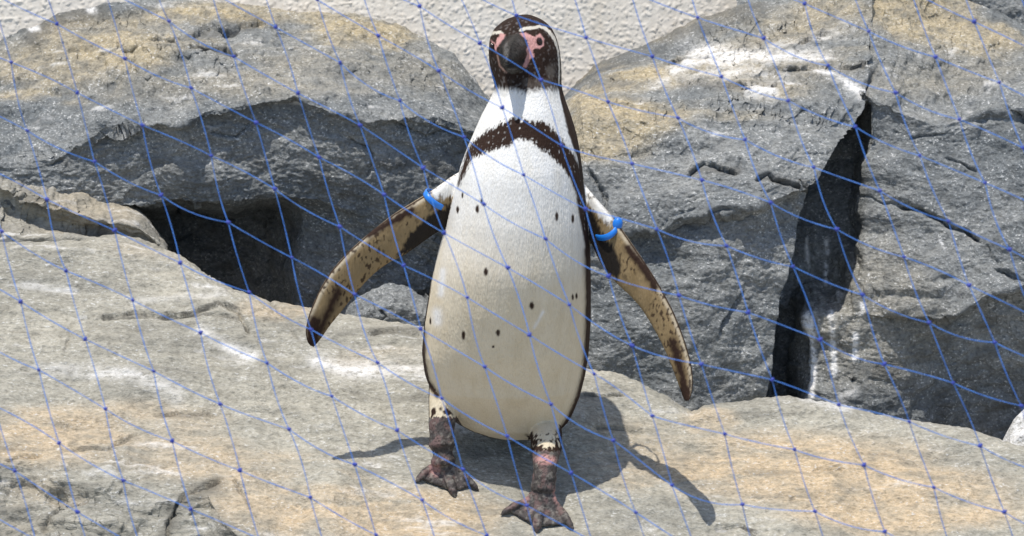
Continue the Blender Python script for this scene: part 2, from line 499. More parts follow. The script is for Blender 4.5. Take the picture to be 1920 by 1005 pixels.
make_rock('boulder', [[(x, y, 4.755) for x, y in b0], b1, b2, b3, b4, b5], M_grey, 3, amps=(0.014, 0.006, 0.0034, 0.0017), jag=(2, 6, 6, 10, 10, 10),
          stretch=0.7, stain_shade_fn=b_st,
          cracks=[([(360, 93), (400, 96), (440, 104)], 6, 0.014), ([(365, 65), (395, 48), (430, 60), (450, 45), (485, 38)], 8, 0.012),
                  ([(620, 90), (700, 96), (760, 110)], 4, 0.004), ([(570, 138), (650, 140)], 3, .004), ([(290, 78), (330, 85)], 6, .008),
                  ([(190, 232), (165, 245)], 5, .01), ([(660, 260), (700, 290), (690, 330)], 6, .008), ([(470, 235), (440, 258), (400, 250)], 6, .01),
                  ([(745, 235), (800, 255), (840, 240)], 7, .012), ([(95, 310), (115, 302)], 5, .008)],
          label='broad grey boulder with tan crown, jagged brow and black hollow beneath', category='rock', group='boulders along the wall')

# ---- small rock in the gap
make_rock('boulder', [[(640, 596, 4.47), (665, 562, 4.46), (700, 541, 4.45), (735, 534, 4.45), (770, 545, 4.45), (800, 562, 4.46), (840, 596, 4.47)],
                   [(640, 606, 4.44), (700, 575, 4.41), (740, 570, 4.41), (780, 580, 4.41), (840, 610, 4.44)],
                   [(640, 690, 4.43), (740, 690, 4.40), (840, 690, 4.43)]], M_grey, 4, amps=(0.008, 0.006, 0.003, 0.0014), jag=(3, 4, 3),
          cracks=[([(690, 560), (720, 590), (700, 610)], 5, .008)],
          label='small rough grey rock wedged low between the ledge and the hollow', category='rock', group='boulders along the wall')

# ---- boulder behind the flipper on the right
c0 = [(985, 285), (1020, 225), (1060, 176), (1090, 150), (1130, 117), (1180, 96), (1230, 76), (1300, 40), (1340, 30), (1400, 8), (1440, 0),
      (1500, -10), (1560, -30), (1640, -50)]
c1 = [(985, 330, 4.46), (1090, 215, 4.43), (1180, 222, 4.42), (1250, 236, 4.41), (1330, 218, 4.41), (1450, 214, 4.42), (1540, 225, 4.43), (1622, 196, 4.47)]
c1b = [(985, 400, 4.39), (1090, 300, 4.38), (1180, 310, 4.375), (1250, 315, 4.37), (1330, 318, 4.365), (1450, 310, 4.36), (1580, 255, 4.42)]
c2 = [(985, 470, 4.36), (1100, 440, 4.34), (1240, 428, 4.33), (1330, 400, 4.33), (1420, 384, 4.33), (1528, 345, 4.36)]
c2b = [(x, y + 12, d + 0.022) for x, y, d in c2]
c2b[-1] = (1518, 360, 4.385)
c3 = [(985, 640, 4.33), (1100, 620, 4.33), (1300, 600, 4.325), (1462, 550, 4.37)]
c4 = [(985, 840, 4.35), (1100, 830, 4.35), (1300, 820, 4.345), (1426, 800, 4.38)]

def c_st(x, y, Q, X, Y):
    n = fbm(Q * np.array([6, 8, 12.0]), 4)
    streak = fbm(Q * np.array([6, 30, 45.0]) + 3, 4)
    tan = ell(x, y, [(1170, 170, 150, 70, .95), (1130, 250, 110, 70, .8), (1300, 110, 190, 45, .7), (1420, 60, 160, 50, .5), (1350, 165, 190, 30, .7), (1560, 40, 110, 60, .6),
                     (1180, 210, 150, 50, .8), (1400, 90, 300, 90, .45), (1300, 190, 250, 40, .4)]) * sstep(-0.45, 0.2, n + .4 * streak)
    wh = strokes(x, y, [([(1290, 92), (1390, 98), (1480, 98), (1555, 118)], 20, 1.2), ([(1270, 132), (1400, 122), (1470, 135)], 17, 1), ([(1330, 112), (1500, 112)], 14, .8),
                        ([(1525, 125), (1580, 155), (1612, 178)], 9, 1.2), ([(1400, 158), (1440, 166)], 11, 1.1), ([(1520, 65), (1570, 62)], 9, .9),
                        ([(1200, 190), (1220, 165), (1250, 155)], 6, .9), ([(1460, 150), (1500, 160)], 5, .8), ([(1580, 45), (1610, 55)], 8, .6)])
    wh = wh * sstep(-0.4, 0.3, streak + .3 * n)
    wh = np.maximum(wh, 0.5 * sstep(0.28, 0.5, fbm(Q * 30 + 2, 3)) * ell(x, y, [(1450, 240, 180, 70, 1)]))
    dk = strokes(x, y, [([(1090, 150), (1180, 100), (1300, 44), (1420, 10)], 16, .5), ([(1260, 108), (1340, 98)], 6, .7), ([(1280, 154), (1450, 154)], 5, .6),
                        ([(1110, 165), (1180, 160)], 10, .35), ([(1470, 127), (1610, 132)], 4, .7), ([(1295, 318), (1375, 322)], 8, .6), ([(1420, 335), (1510, 346)], 6, .6), ([(1500, 70), (1545, 57)], 5, .6)])
    return np.stack([tan, wh, dk], -1)

make_rock('boulder', [[(x, y, np.interp(x, [985, 1300, 1500, 1640], [4.74, 4.75, 4.72, 4.70])) for x, y in c0], c1, c1b, c2, c2b, c3, c4], M_grey, 5, amps=(0.014, 0.007, 0.003, 0.0013),
          jag=(2, 6, 8, 6, 6, 6, 4), stretch=0.7, stain_shade_fn=c_st,
          cracks=[([(1255, 110), (1300, 104), (1345, 98)], 5, .012), ([(1270, 152), (1340, 156), (1455, 152)], 4, .012), ([(1470, 128), (1540, 126), (1615, 132)], 4, .010),
                  ([(1500, 72), (1545, 56)], 4, .008), ([(1295, 325), (1320, 305), (1345, 312), (1375, 325)], 8, .018), ([(1420, 335), (1440, 325), (1455, 338), (1510, 345)], 5, .016),
                  ([(1240, 430), (1255, 405), (1300, 395)], 4, .006), ([(1350, 620), (1375, 580), (1390, 550)], 8, .010), ([(1110, 320), (1135, 360), (1140, 400)], 9, .014),
                  ([(1235, 225), (1265, 215)], 3, .006), ([(1180, 290), (1220, 270)], 3, .004), ([(1330, 400), (1420, 392)], 6, .012)],
          label='rounded grey boulder with white streaked tan top beside a dark cleft', category='rock', group='boulders along the wall')

# ---- far right boulder
e0 = [(1380, -80), (1560, -66), (1700, -38), (1780, -12), (1830, 3), (1880, 25), (1920, 45), (2050, 105), (2180, 170)]
e1 = [(1380, 190, 4.62), (1550, 186, 4.58), (1616, 178, 4.470), (1632, 180, 4.472), (1700, 215, 4.48), (1760, 240, 4.48), (1850, 205, 4.49), (1920, 200, 4.48), (2180, 260, 4.48)]
e1b = [(1380, 206, 4.63), (1560, 202, 4.61), (1610, 194, 4.59), (1630, 200, 4.478), (1700, 232, 4.48), (1760, 256, 4.48), (1850, 225, 4.495), (1920, 222, 4.485), (2180, 280, 4.48)]
e2 = [(1380, 440, 4.58), (1560, 440, 4.56), (1602, 440, 4.555), (1624, 440, 4.48), (1700, 430, 4.455), (1760, 440, 4.45), (1850, 470, 4.44), (1920, 490, 4.43), (2180, 520, 4.43)]
e2b = [(1380, 530, 4.57), (1550, 530, 4.55), (1574, 530, 4.53), (1600, 530, 4.46), (1700, 520, 4.44), (1760, 530, 4.435), (1850, 520, 4.42), (1920, 515, 4.41), (2180, 540, 4.41)]
e3 = [(1380, 596, 4.60), (1485, 596, 4.56), (1510, 596, 4.45), (1600, 588, 4.432), (1700, 590, 4.42), (1760, 606, 4.42), (1850, 560, 4.40), (1920, 535, 4.39), (2180, 560, 4.39)]
e3b = [(1380, 616, 4.60), (1485, 616, 4.56), (1510, 616, 4.445), (1600, 606, 4.43), (1700, 606, 4.44), (1760, 622, 4.45), (1850, 580, 4.44), (1920, 555, 4.43), (2180, 580, 4.43)]
e4 = [(1380, 880, 4.58), (1478, 880, 4.53), (1500, 880, 4.44), (1600, 880, 4.44), (1700, 880, 4.48), (1760, 880, 4.53), (1850, 890, 4.57), (1920, 900, 4.58), (2180, 920, 4.60)]

def e_st(x, y, Q, X, Y):
    n = fbm(Q * np.array([6, 8, 12.0]), 4)
    tan = ell(x, y, [(1700, 25, 200, 70, .85), (1850, 70, 140, 50, .8), (1700, 110, 260, 80, .3)]) * sstep(-0.4, 0.25, n)
    tan = np.maximum(tan, 0.22 * ell(x, y, [(1640, 600, 160, 160, 1)]))
    drip = strokes(X + 4 * gnoise(Q * 40), Y, [([(1520, 598), (1523, 680), (1522, 740)], 5, 1), ([(1561, 590), (1560, 650), (1566, 705)], 5, 1), ([(1605, 630), (1604, 672)], 6, .9),
                        ([(1518, 600), (1520, 625)], 7, .9), ([(1549, 450), (1552, 475)], 3.5, .8), ([(1548, 500), (1549, 530)], 4, .7), ([(1617, 570), (1618, 590)], 4, .9),
                        ([(1575, 550), (1580, 555)], 5, .7), ([(1512, 448), (1514, 500)], 3, .5)])
    wh = 2.2 * drip * sstep(-0.6, 0.1, fbm(Q * np.array([50, 50, 28.0]), 3))
    wh = np.maximum(wh, strokes(x, y, [([(1770, 450), (1780, 465)], 3, .9), ([(1580, 740), (1600, 735)], 10, .5)]))
    wh = np.maximum(wh, 0.45 * sstep(0.3, 0.55, fbm(Q * 30 + 2, 3)) * ell(x, y, [(1760, 160, 190, 80, 1)]))
    dk = 0.5 * sstep(0.0, 0.4, fbm(Q * np.array([20, 20, 30.0]), 3)) * sstep(0, 40, y - 610 + (x - 1700) * .35) * (x > 1640)  # patchy darker tone below the lower lip
    return np.stack([tan, wh, dk], -1)

make_rock('boulder', [[(x, y, np.interp(x, [1380, 1540, 1640, 1800], [4.80, 4.79, 4.692, 4.75])) for x, y in e0], e1, e1b, e2, e2b, e3, e3b, e4], M_grey, 6, amps=(0.014, 0.008, 0.0034, 0.0014), jag=(2, 6, 6, 6, 5, 5, 5, 4), stretch=0.8, stain_shade_fn=e_st,
          cracks=[([(1690, 386), (1730, 395), (1780, 415)], 6, .022), ([(1780, 418), (1810, 432), (1835, 450)], 7, .022), ([(1875, 505), (1920, 520)], 6, .018),
                  ([(1650, 598), (1700, 602), (1770, 600)], 7, .02), ([(1710, 258), (1760, 252)], 4, .008), ([(1780, 295), (1830, 320)], 4, .008), ([(1885, 200), (1920, 222)], 6, .014),
                  ([(1640, 140), (1625, 180)], 7, .012), ([(1620, 360), (1660, 385), (1700, 380)], 3, .005), ([(1850, 460), (1880, 500)], 3, .005), ([(1600, 712), (1604, 714)], 6, .014)],
          label='tall grey boulder with long black cracks and white drips below the cleft', category='rock', group='boulders along the wall')

# ---- rock behind it, in the corner
make_rock('boulder', [[(1740, -110, 4.80), (1860, -70, 4.80), (1960, -60, 4.80), (2200, -20, 4.80)], [(1740, -30, 4.785), (1860, 10, 4.785), (2200, 60, 4.785)],
                   [(1740, 160, 4.80), (2200, 240, 4.80)]], M_grey, 7, amps=(0.008, 0.007, 0.003, 0.0014),
          label='dark grey rock peeping out over the shoulder of the tall cracked boulder', category='rock', group='boulders along the wall')

# ---- chalky white stone behind the low end of the ledge
make_rock('stone', [[(1872, 860, 4.275), (1884, 815, 4.27), (1900, 788, 4.262), (1925, 765, 4.26), (1960, 748, 4.26), (2010, 755, 4.262), (2050, 790, 4.27), (2070, 850, 4.275)],
                    [(1872, 868, 4.262), (1892, 830, 4.245), (1960, 790, 4.23), (2040, 830, 4.245), (2070, 860, 4.262)],
                    [(1872, 940, 4.25), (1960, 950, 4.225), (2070, 960, 4.25)]], M_ledge, 8, chips=.002, ragged=3, amps=(0.003, 0.002, 0.0010, 0.0005), jag=(1, 2, 2),
          stain_shade_fn=lambda x, y, Q, X, Y: np.stack([0 * x, 0.95 * sstep(-.6, .1, fbm(Q * 20, 3)), 0 * x], -1),
          label='chalk white rounded stone tucked behind the low end of the ledge', category='stone')

# ------------------------------------------------------------------ ground far below
m, N, L, B = newmat('concrete_floor')
n = nnode(N, 'ShaderNodeTexNoise', Scale=3.0, Detail=8.0)
cr = N.new('ShaderNodeValToRGB'); L.new(n.outputs[0], cr.inputs[0])
cr.color_ramp.elements[0].color = (0.22, 0.21, 0.19, 1); cr.color_ramp.elements[1].color = (0.36, 0.35, 0.32, 1)
L.new(cr.outputs[0], B.inputs['Base Color']); B.inputs['Roughness'].default_value = 0.9
gme = mesh_from('ground', [(-300, -300, 0), (300, -300, 0), (300, 300, 0), (-300, 300, 0)], [(0, 1, 2, 3)], False)
g = link('ground', gme, m, kind='structure'); g.location = (0, 0, -0.42)

# ------------------------------------------------------------------ rendered wall
m, N, L, B = newmat('stucco')
tc = N.new('ShaderNodeTexCoord')
n1 = nnode(N, 'ShaderNodeTexNoise', Scale=2.2, Detail=6.0); L.new(tc.outputs['Object'], n1.inputs[0])
n2 = nnode(N, 'ShaderNodeTexNoise', Scale=120.0, Detail=4.0); L.new(tc.outputs['Object'], n2.inputs[0])
c = mixc(N, L, ramp(N, L, n1.outputs[0], 0.3, 0.7), (0.84, 0.77, 0.665, 1), (0.88, 0.82, 0.725, 1))
c = mixc(N, L, mmath(N, L, 'MULTIPLY', ramp(N, L, n2.outputs[0], 0.45, 0.3), 0.35), c, (0.72, 0.68, 0.62, 1), 'MULTIPLY')
mpw = N.new('ShaderNodeMapping'); L.new(tc.outputs['Object'], mpw.inputs[0]); mpw.inputs['Scale'].default_value = (1, 1, 0.25)
n3 = nnode(N, 'ShaderNodeTexNoise', Scale=14.0, Detail=6.0, Roughness=0.65); L.new(mpw.outputs[0], n3.inputs[0])
c = mixc(N, L, mmath(N, L, 'MULTIPLY', ramp(N, L, n3.outputs[0], 0.5, 0.3), 0.5), c, (0.80, 0.76, 0.69, 1), 'MULTIPLY')
L.new(c, B.inputs['Base Color']); B.inputs['Roughness'].default_value = 0.9
bp = N.new('ShaderNodeBump'); bp.inputs['Strength'].default_value = 0.35; bp.inputs['Distance'].default_value = 0.002
L.new(n2.outputs[0], bp.inputs['Height']); L.new(bp.outputs[0], B.inputs['Normal'])
WY = float(unproj(960, 0, 4.81)[1]) - 0.006
zt = float(unproj(960, -190, 4.81)[2]); zb = float(unproj(960, 290, 4.81)[2])
xs = np.concatenate([np.linspace(-4, -1.0, 12), np.arange(-0.98, 0.72, 0.0017), np.linspace(0.74, 4, 12)])
zs = np.concatenate([np.linspace(-0.6, zb - .02, 8), np.arange(zb, zt, 0.0017), np.linspace(zt + 0.02, zt + 1.3, 8)])
XX, ZZ = np.meshgrid(xs, zs)
Q = np.stack([XX, XX * 0, ZZ], -1)
wq = Q + 0.004 * np.stack([gnoise(Q * 90), gnoise(Q * 90 + 5), gnoise(Q * 90 + 9)], -1)
lum = sstep(0.15, 0.55, gnoise(wq * np.array([115, 1, 125.0]))) * 0.0010 + sstep(0.2, 0.55, gnoise(wq * np.array([210, 1, 210.0]) + 3)) * 0.0008 + 0.0002 * gnoise(Q * 330)
lum += 0.0012 * gnoise(Q * 9)
V = np.stack([XX, WY - lum + np.maximum(ZZ - float(unproj(960, 240, 4.81)[2]), 0) * math.tan(math.radians(8)), ZZ], -1)
nz, nx = XX.shape
idx = np.arange(nz * nx).reshape(nz, nx)
quads = np.stack([idx[:-1, :-1], idx[:-1, 1:], idx[1:, 1:], idx[1:, :-1]], -1).reshape(-1, 4)
Vb = np.concatenate([V.reshape(-1, 3), [(-4, WY + .1, -.6), (4, WY + .1, -.6), (4, WY + .42, zs[-1]), (-4, WY + .42, zs[-1])]])
k = nz * nx
extra = np.array([(k + 1, k, k + 3, k + 2), (idx[0, 0], k, k + 1, idx[0, -1]), (idx[-1, 0], idx[-1, -1], k + 2, k + 3),
                  (idx[0, 0], idx[-1, 0], k + 3, k), (idx[0, -1], k + 1, k + 2, idx[-1, -1])])
wall = link('wall', mesh_from('wall', Vb, np.concatenate([quads, extra])), m,
            label='cream rough stucco wall rising behind the boulders', category='wall')

# ------------------------------------------------------------------ penguin
PX = 4.0 / FPX                      # metres per photo pixel at the penguin
pv, pf = [], []                     # raw closed shells, merged afterwards by a voxel remesh

def add_shell(rings):
    """rings: list of (n,3) arrays, first and last get capped"""
    global pv, pf
    base = len(pv); n = len(rings[0])
    for r in rings: pv.extend(r.tolist())
    for i in range(len(rings) - 1):
        for j in range(n):
            a = base + i * n + j; b = base + i * n + (j + 1) % n
            pf.append((a, b, b + n, a + n))
    for i, rv in ((0, True), (len(rings) - 1, False)):
        c = len(pv); pv.append(rings[i].mean(0).tolist())
        for j in range(n):
            a = base + i * n + j; b = base + i * n + (j + 1) % n
            pf.append((b, a, c) if rv else (a, b, c))

TH = np.linspace(0, 2 * math.pi, 40, endpoint=False)

def sring(cx, y, d, w, hf, hb, ex=2.15):
    """horizontal section: w px half width, hf / hb metres to the front / back"""
    c, s = np.cos(TH), np.sin(TH)
    c = np.sign(c) * np.abs(c) ** (2 / ex); s = np.sign(s) * np.abs(s) ** (2 / ex)
    P0 = unproj(cx, y, d)
    return P0 + (c * w * PX * d / 4.0)[:, None] * RGT + np.where(s < 0, s * hf, s * hb)[:, None] * np.array([0, 1.0, 0])

body = [  # y, left, right
    (30, 972, 998), (36, 952, 1013), (45, 938, 1026), (56, 926, 1036), (70, 919, 1043), (90, 916, 1049), (115, 917, 1052), (140, 922, 1053), (160, 928, 1053),
    (175, 925, 1056), (190, 917, 1061), (220, 901, 1072), (250, 888, 1081), (280, 875, 1087), (310, 864, 1091), (340, 856, 1095), (380, 846, 1100), (420, 837, 1104),
    (470, 822, 1107), (530, 808, 1108), (600, 796, 1108), (660, 791, 1104), (700, 796, 1098), (740, 812, 1088), (770, 834, 1076), (790, 854, 1066), (806, 882, 1050), (817, 912, 1030), (822, 940, 1005)]
by = [b[0] for b in body]; bl = [b[1] for b in body]; br = [b[2] for b in body]
ys = np.concatenate([np.arange(30, 60, 4), np.arange(60, 760, 12), np.arange(760, 823, 5)])
rings = []
def axis_d(y):
    return np.interp(y, [30, 90, 170, 300, 500, 700, 822], [3.94, 3.945, 3.955, 3.965, 3.995, 4.04, 4.055])
_HY = [30, 40, 60, 90, 130, 160, 190, 250, 320, 400, 480, 560, 640, 720, 770, 800, 822]
_HV = np.array([.010, .024, .036, .044, 0.048, .056, .065, .076, .087, .094, .0955, .092, .083, .065, .042, .028, .012])
HF = lambda y: np.interp(y, _HY, _HV)
HB = lambda y: np.interp(y, [30, 40, 60, 90, 130, 160, 190, 250, 320, 420, 520, 620, 700, 760, 800, 822], [.012, .030, .048, .056, .054, .050, .050, .060, .070, .080, .088, .090, .086, .072, .05, .025])
for y in ys:
    l, r = np.interp(y, by, bl), np.interp(y, by, br)
    rings.append(sring((l + r) / 2, y, axis_d(y), (r - l) / 2, HF(y), HB(y)))
add_shell(rings)

# bill, pointing out of the face towards the viewer: hooked upper mandible over a shorter lower one
def mandible(c0_, c1_, hws, hhs, d0, d1, peak, droop):
    rings = []
    for t in np.linspace(0, 1, 18):
        cx = c0_[0] + (c1_[0] - c0_[0]) * t ** 1.2; cy = c0_[1] + (c1_[1] - c0_[1]) * t ** 1.3 + droop * max(0, t - .7) ** 1.5
        hw = np.interp(t, [0, .2, .5, .75, .92, 1], hws); hh = np.interp(t, [0, .2, .5, .75, .92, 1], hhs)
        d_ = d0 + (d1 - d0) * t
        P0 = unproj(cx, cy, d_); k = PX * d_ / 4
        c, s_ = np.cos(TH), np.sin(TH)
        rings.append(P0 + (c * hw * k * (1 - peak * np.clip(s_, 0, 1)))[:, None] * RGT + (s_ * hh * k)[:, None] * UPV)
    add_shell(rings)
mandible((970, 88), (951, 104), [30, 26, 19, 14, 10, 4], [31, 27, 22, 18, 14, 6], 3.915, 3.862, .5, 60)
mandible((968, 120), (955, 124), [25, 22, 17, 13, 9, 4], [18, 16, 13, 10, 7, 3], 3.915, 3.878, .0, 0)
# flippers (leading edge, trailing edge) with distance of each
def flipper(pairs, dl, dt, thick):
    rings = []
    n = len(pairs)
    F = []
    for i in range((n - 1) * 4 + 1):
        q = i / 4; a = min(int(q), n - 2); f = q - a
        F.append([p0 + f * (p1 - p0) for p0, p1 in zip(pairs[a], pairs[a + 1])] + [q / (n - 1)])
    F = np.array(F)
    for _ in range(3):
        F[1:-1] = .5 * F[1:-1] + .25 * (F[:-2] + F[2:])
    for ax, ay, bx, by_, t in F:
        da = np.interp(t, [0, .2, 1], dl); db = np.interp(t, [0, .2, 1], dt)
        A, Bq = unproj(ax, ay, da), unproj(bx, by_, db)
        mid = (A + Bq) / 2; h = (A - Bq) / 2 * 1.06
        th = np.interp(t, [0, .25, .8, 1], thick)
        nrm = np.array([0, 1.0, 0])
        c, s = np.cos(TH), np.sin(TH)
        prof = np.abs(s) ** 0.62 * (0.8 + 0.3 * c)
        rings.append(mid + c[:, None] * h + (np.sign(s) * prof * th)[:, None] * nrm)
    add_shell(rings)

FL = [(880, 318, 885, 408), (862, 325, 862, 414), (843, 336, 846, 420), (815, 357, 824, 430), (780, 378, 792, 452), (740, 402, 758, 477), (695, 437, 728, 490), (655, 472, 698, 513), (620, 511, 667, 547),
      (597, 550, 641, 581), (580, 590, 618, 609), (573, 620, 603, 632), (576, 640, 593, 645), (581, 648, 588, 651)]
FR = [(1062, 320, 1062, 405), (1085, 335, 1085, 420), (1104, 358, 1098, 430), (1126, 384, 1108, 450), (1152, 412, 1118, 474), (1178, 450, 1130, 498), (1208, 493, 1150, 524), (1238, 540, 1178, 549),
      (1262, 585, 1203, 576), (1280, 630, 1225, 612), (1293, 672, 1246, 652), (1299, 705, 1262, 692), (1298, 735, 1275, 728), (1292, 752, 1283, 752)]
flipper(FL, [3.985, 3.965, 3.965], [3.997, 3.979, 3.977], [.012, .011, .007, .004])
flipper(FR, [3.985, 3.965, 3.925], [3.997, 3.979, 3.937], [.012, .011, .007, .004])

# legs and feet
def tube(pts, flat=1.0):
    """pts: (world point, radius) - tapered tube"""
    rings = []
    n = len(pts)
    for i, (p, r) in enumerate(pts):
        a = np.array(pts[max(0, i - 1)][0]); b = np.array(pts[min(n - 1, i + 1)][0])
        t = (b - a) / np.linalg.norm(b - a)
        sx = np.cross(t, np.array([0, 0.3, 1.0])); sx /= np.linalg.norm(sx)
        sz = np.cross(sx, t)
        rings.append(np.array(p) + r * (np.cos(TH)[:, None] * sx + flat * np.sin(TH)[:, None] * sz))
    add_shell(rings)

def onground(x, y, h):
    return unproj(x, y, ground_d(x, y) - h / 0.6)

SLOPE_N = np.array([0, -math.sin(math.radians(22)), math.cos(math.radians(22))])

def hull(points):
    global pv, pf
    bm = bmesh.new()
    for p in points: bm.verts.new(p.tolist())
    bmesh.ops.convex_hull(bm, input=bm.verts)
    bmesh.ops.delete(bm, geom=[v for v in bm.verts if not v.link_faces], context='VERTS')
    bmesh.ops.triangulate(bm, faces=bm.faces)
    bmesh.ops.recalc_face_normals(bm, faces=bm.faces)
    bm.verts.index_update()
    base = len(pv)
    pv.extend([list(v.co) for v in bm.verts])
    pf.extend([tuple(base + v.index for v in f.verts) for f in bm.faces])
    bm.free()

def foot(leg, ankle, toes, ank_h):
    A = onground(*ankle, ank_h)
    path = [(unproj(x, y, d), r) for x, y, d, r in leg] + [(A, 0.0155), (A + (A - unproj(*leg[-1][:3])) * .35, 0.0135)]
    tube(path)
    heel = onground(ankle[0], ankle[1] + 4, 0.008)
    tips = []
    for (tx, ty), kx, ky, r in toes:
        knuck = onground(kx, ky, 0.0105)
        tip = onground(tx, ty - 3, 0.0045)
        mid = (knuck + tip) / 2 + SLOPE_N * 0.0025
        claw = tip + (tip - knuck) / np.linalg.norm(tip - knuck) * 0.007 - SLOPE_N * 0.0025
        tube([(A - SLOPE_N * .006, r * 1.3), (knuck, r * 1.1), (mid, r), (tip, r * .8), (tip + (claw - tip) * .45, r * .5), (claw, r * .12)], 0.8)
        tips.append((knuck, mid, tip))
    up = A - unproj(*leg[-1][:3]); up /= np.linalg.norm(up)
    pts = [A + o for o in (RGT * .0125, -RGT * .0125, SLOPE_N * .011, np.array([0, .012, 0]), np.array([0, -.011, .004]))]
    pts += [A + up * .012 + o for o in (RGT * .013, -RGT * .013, np.array([0, -.009, 0]))]
    for kn, md, tp in tips:
        pts += [kn + SLOPE_N * .0035, kn - SLOPE_N * .006, kn * .6 + md * .4 + SLOPE_N * .0015]
    hull(pts)
    for a, b in zip(tips[:-1], tips[1:]):
        pts = []
        for q in (A - SLOPE_N * .010, a[0], b[0], a[1] * .35 + a[2] * .65, b[1] * .35 + b[2] * .65, (a[1] + b[1]) / 2 * .8 + A * .2):
            pts += [q - SLOPE_N * .0015, q - SLOPE_N * .0050]
        hull(pts)

foot([(838, 715, 4.03, .022), (832, 760, 4.022, .0185), (828, 800, 4.015, .0160), (829, 835, 4.010, .0165)], (831, 862),
     [((785, 901), 808, 878, .0055), ((850, 925), 840, 895, .0062), ((891, 915), 862, 888, .0052)], .026)
foot([(1015, 775, 4.065, .018), (1024, 812, 4.030, .0195), (1025, 836, 4.004, .0190), (1023, 857, 3.991, .0158), (1022, 878, 3.980, .0143), (1021, 895, 3.977, .0148)], (1018, 915),
     [((947, 962), 985, 942, .0055), ((1007, 992), 1010, 958, .0066), ((1070, 988), 1046, 952, .0055)], .028)
# short tail behind
tl = unproj(955, 770, 4.10)
tube([(tl + np.array([0, -.02, .03]), .045), (tl + np.array([0, .03, -.005]), .03), (tl + np.array([0, .075, -.035]), .012)], 0.45)

tmp = bpy.data.meshes.new('tmp')
tmp.from_pydata(pv, [], pf); tmp.update()
to = bpy.data.objects.new('tmp', tmp); COL.objects.link(to)
rm = to.modifiers.new('r', 'REMESH'); rm.mode = 'VOXEL'; rm.voxel_size = 0.0014
sm = to.modifiers.new('s', 'SMOOTH'); sm.factor = 0.5; sm.iterations = 3
dg = bpy.context.evaluated_depsgraph_get()
pme = bpy.data.meshes.new_from_object(to.evaluated_get(dg))
bpy.data.objects.remove(to)
pme.name = 'body'
nv = len(pme.vertices)
co = np.empty(nv * 3); pme.vertices.foreach_get('co', co); co = co.reshape(-1, 3)
no = np.empty(nv * 3); pme.vertices.foreach_get('normal', no); no = no.reshape(-1, 3)

x, y, d = proj(co)
vdir = CAM - co; vdir /= np.linalg.norm(vdir, axis=1)[:, None]
fac = (no * vdir).sum(1)
q = co * np.array([1, 1, 1.0])
n_f = gnoise(q * np.array([420, 420, 90.0]))                 # feather fray, longer downwards
n_g = gnoise(q * np.array([900, 900, 250.0]) + 4)
n_b = fbm(q * 45, 3)
xw = x + 1.6 * n_f; yw = y + 7.5 * n_f + 4.0 * n_g
CREAM = np.array([0.75, 0.655, 0.49]); WHITE = np.array([0.86, 0.855, 0.83]); BRN = np.array([0.032, 0.016, 0.010]); BLK = np.array([0.020, 0.016, 0.013])
TANF = np.array([0.29, 0.21, 0.11]); PINK = np.array([0.58, 0.31, 0.29]); GREYF = np.array([0.075, 0.066, 0.064])
colr = np.tile(CREAM, (nv, 1)) * (1 + 0.05 * n_b[:, None])
def blend(mask, c):
    global colr
    mask = np.clip(mask, 0, 1)
    colr = colr * (1 - mask[:, None]) + np.asarray(c) * mask[:, None]

front = fac > 0
lft = np.interp(y, by, bl); rgt = np.interp(y, by, br)
blend((1 - sstep(330, 600, y)), WHITE)  # cream turns white towards the chest, its stronger light put into the colour
blend(sstep(690, 820, y) * .35, np.array([0.58, 0.50, 0.37]))  # lower belly dimmed in colour, as shade where it faces down
# white soiling and a crease on the belly
blend(strokes(x, y, [([(830, 508), (828, 535), (826, 552)], 6, .9), ([(819, 586), (820, 602)], 10, .9), ([(1018, 585), (1002, 614)], 3, .7)]), np.array([.9, .9, .9]))
inbody = (x > lft - 3) & (x < rgt + 3)
# back and sides
z2 = lambda pts: [(760 + a / 2.955, 160 + b / 2.955) for a, b in pts]
band = z2([(285, 560), (300, 500), (345, 345), (400, 290), (470, 240), (550, 205), (600, 180), (650, 192), (700, 200), (760, 200), (820, 240), (870, 310), (930, 380), (965, 450), (990, 560), (1002, 700), (1020, 850),
           (1035, 1000), (1012, 1000), (1000, 930), (985, 830), (962, 720), (945, 600), (915, 520), (880, 465), (840, 425), (800, 388), (740, 345), (690, 305), (640, 300), (610, 300), (570, 340), (490, 352), (430, 380), (370, 405),
           (330, 490), (300, 560)])
blend(polymask(xw, yw, band, 2.5) * front * sstep(-.75, -.25, n_f + .35 * n_g + .3), BRN * (1 + .3 * n_b[:, None]))
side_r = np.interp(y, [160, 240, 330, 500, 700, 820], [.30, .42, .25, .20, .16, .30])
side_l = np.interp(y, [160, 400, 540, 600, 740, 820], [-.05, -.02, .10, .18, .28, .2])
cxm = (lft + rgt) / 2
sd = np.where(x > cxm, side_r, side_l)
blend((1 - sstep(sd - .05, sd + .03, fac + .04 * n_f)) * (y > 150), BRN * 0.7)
nape = z2([(850, -20), (880, 20), (893, 110), (932, 200), (970, 300), (975, 440), (935, 350), (902, 262), (872, 125), (855, 40)])
blend(polymask(xw, y, nape, 2) * (x > 1040), BRN)
# thin dark seam on the right flank down to the leg, and the left flank
blend(strokes(xw, y, [([(1102, 470), (1104, 560), (1102, 640), (1097, 700), (1085, 745), (1068, 785), (1052, 808)], 6.5, 1.3)]) * front, BRN)
blend(strokes(xw, y, [([(793, 620), (794, 680), (802, 716), (820, 742)], 5.0, 1.3)]) * front, BRN)
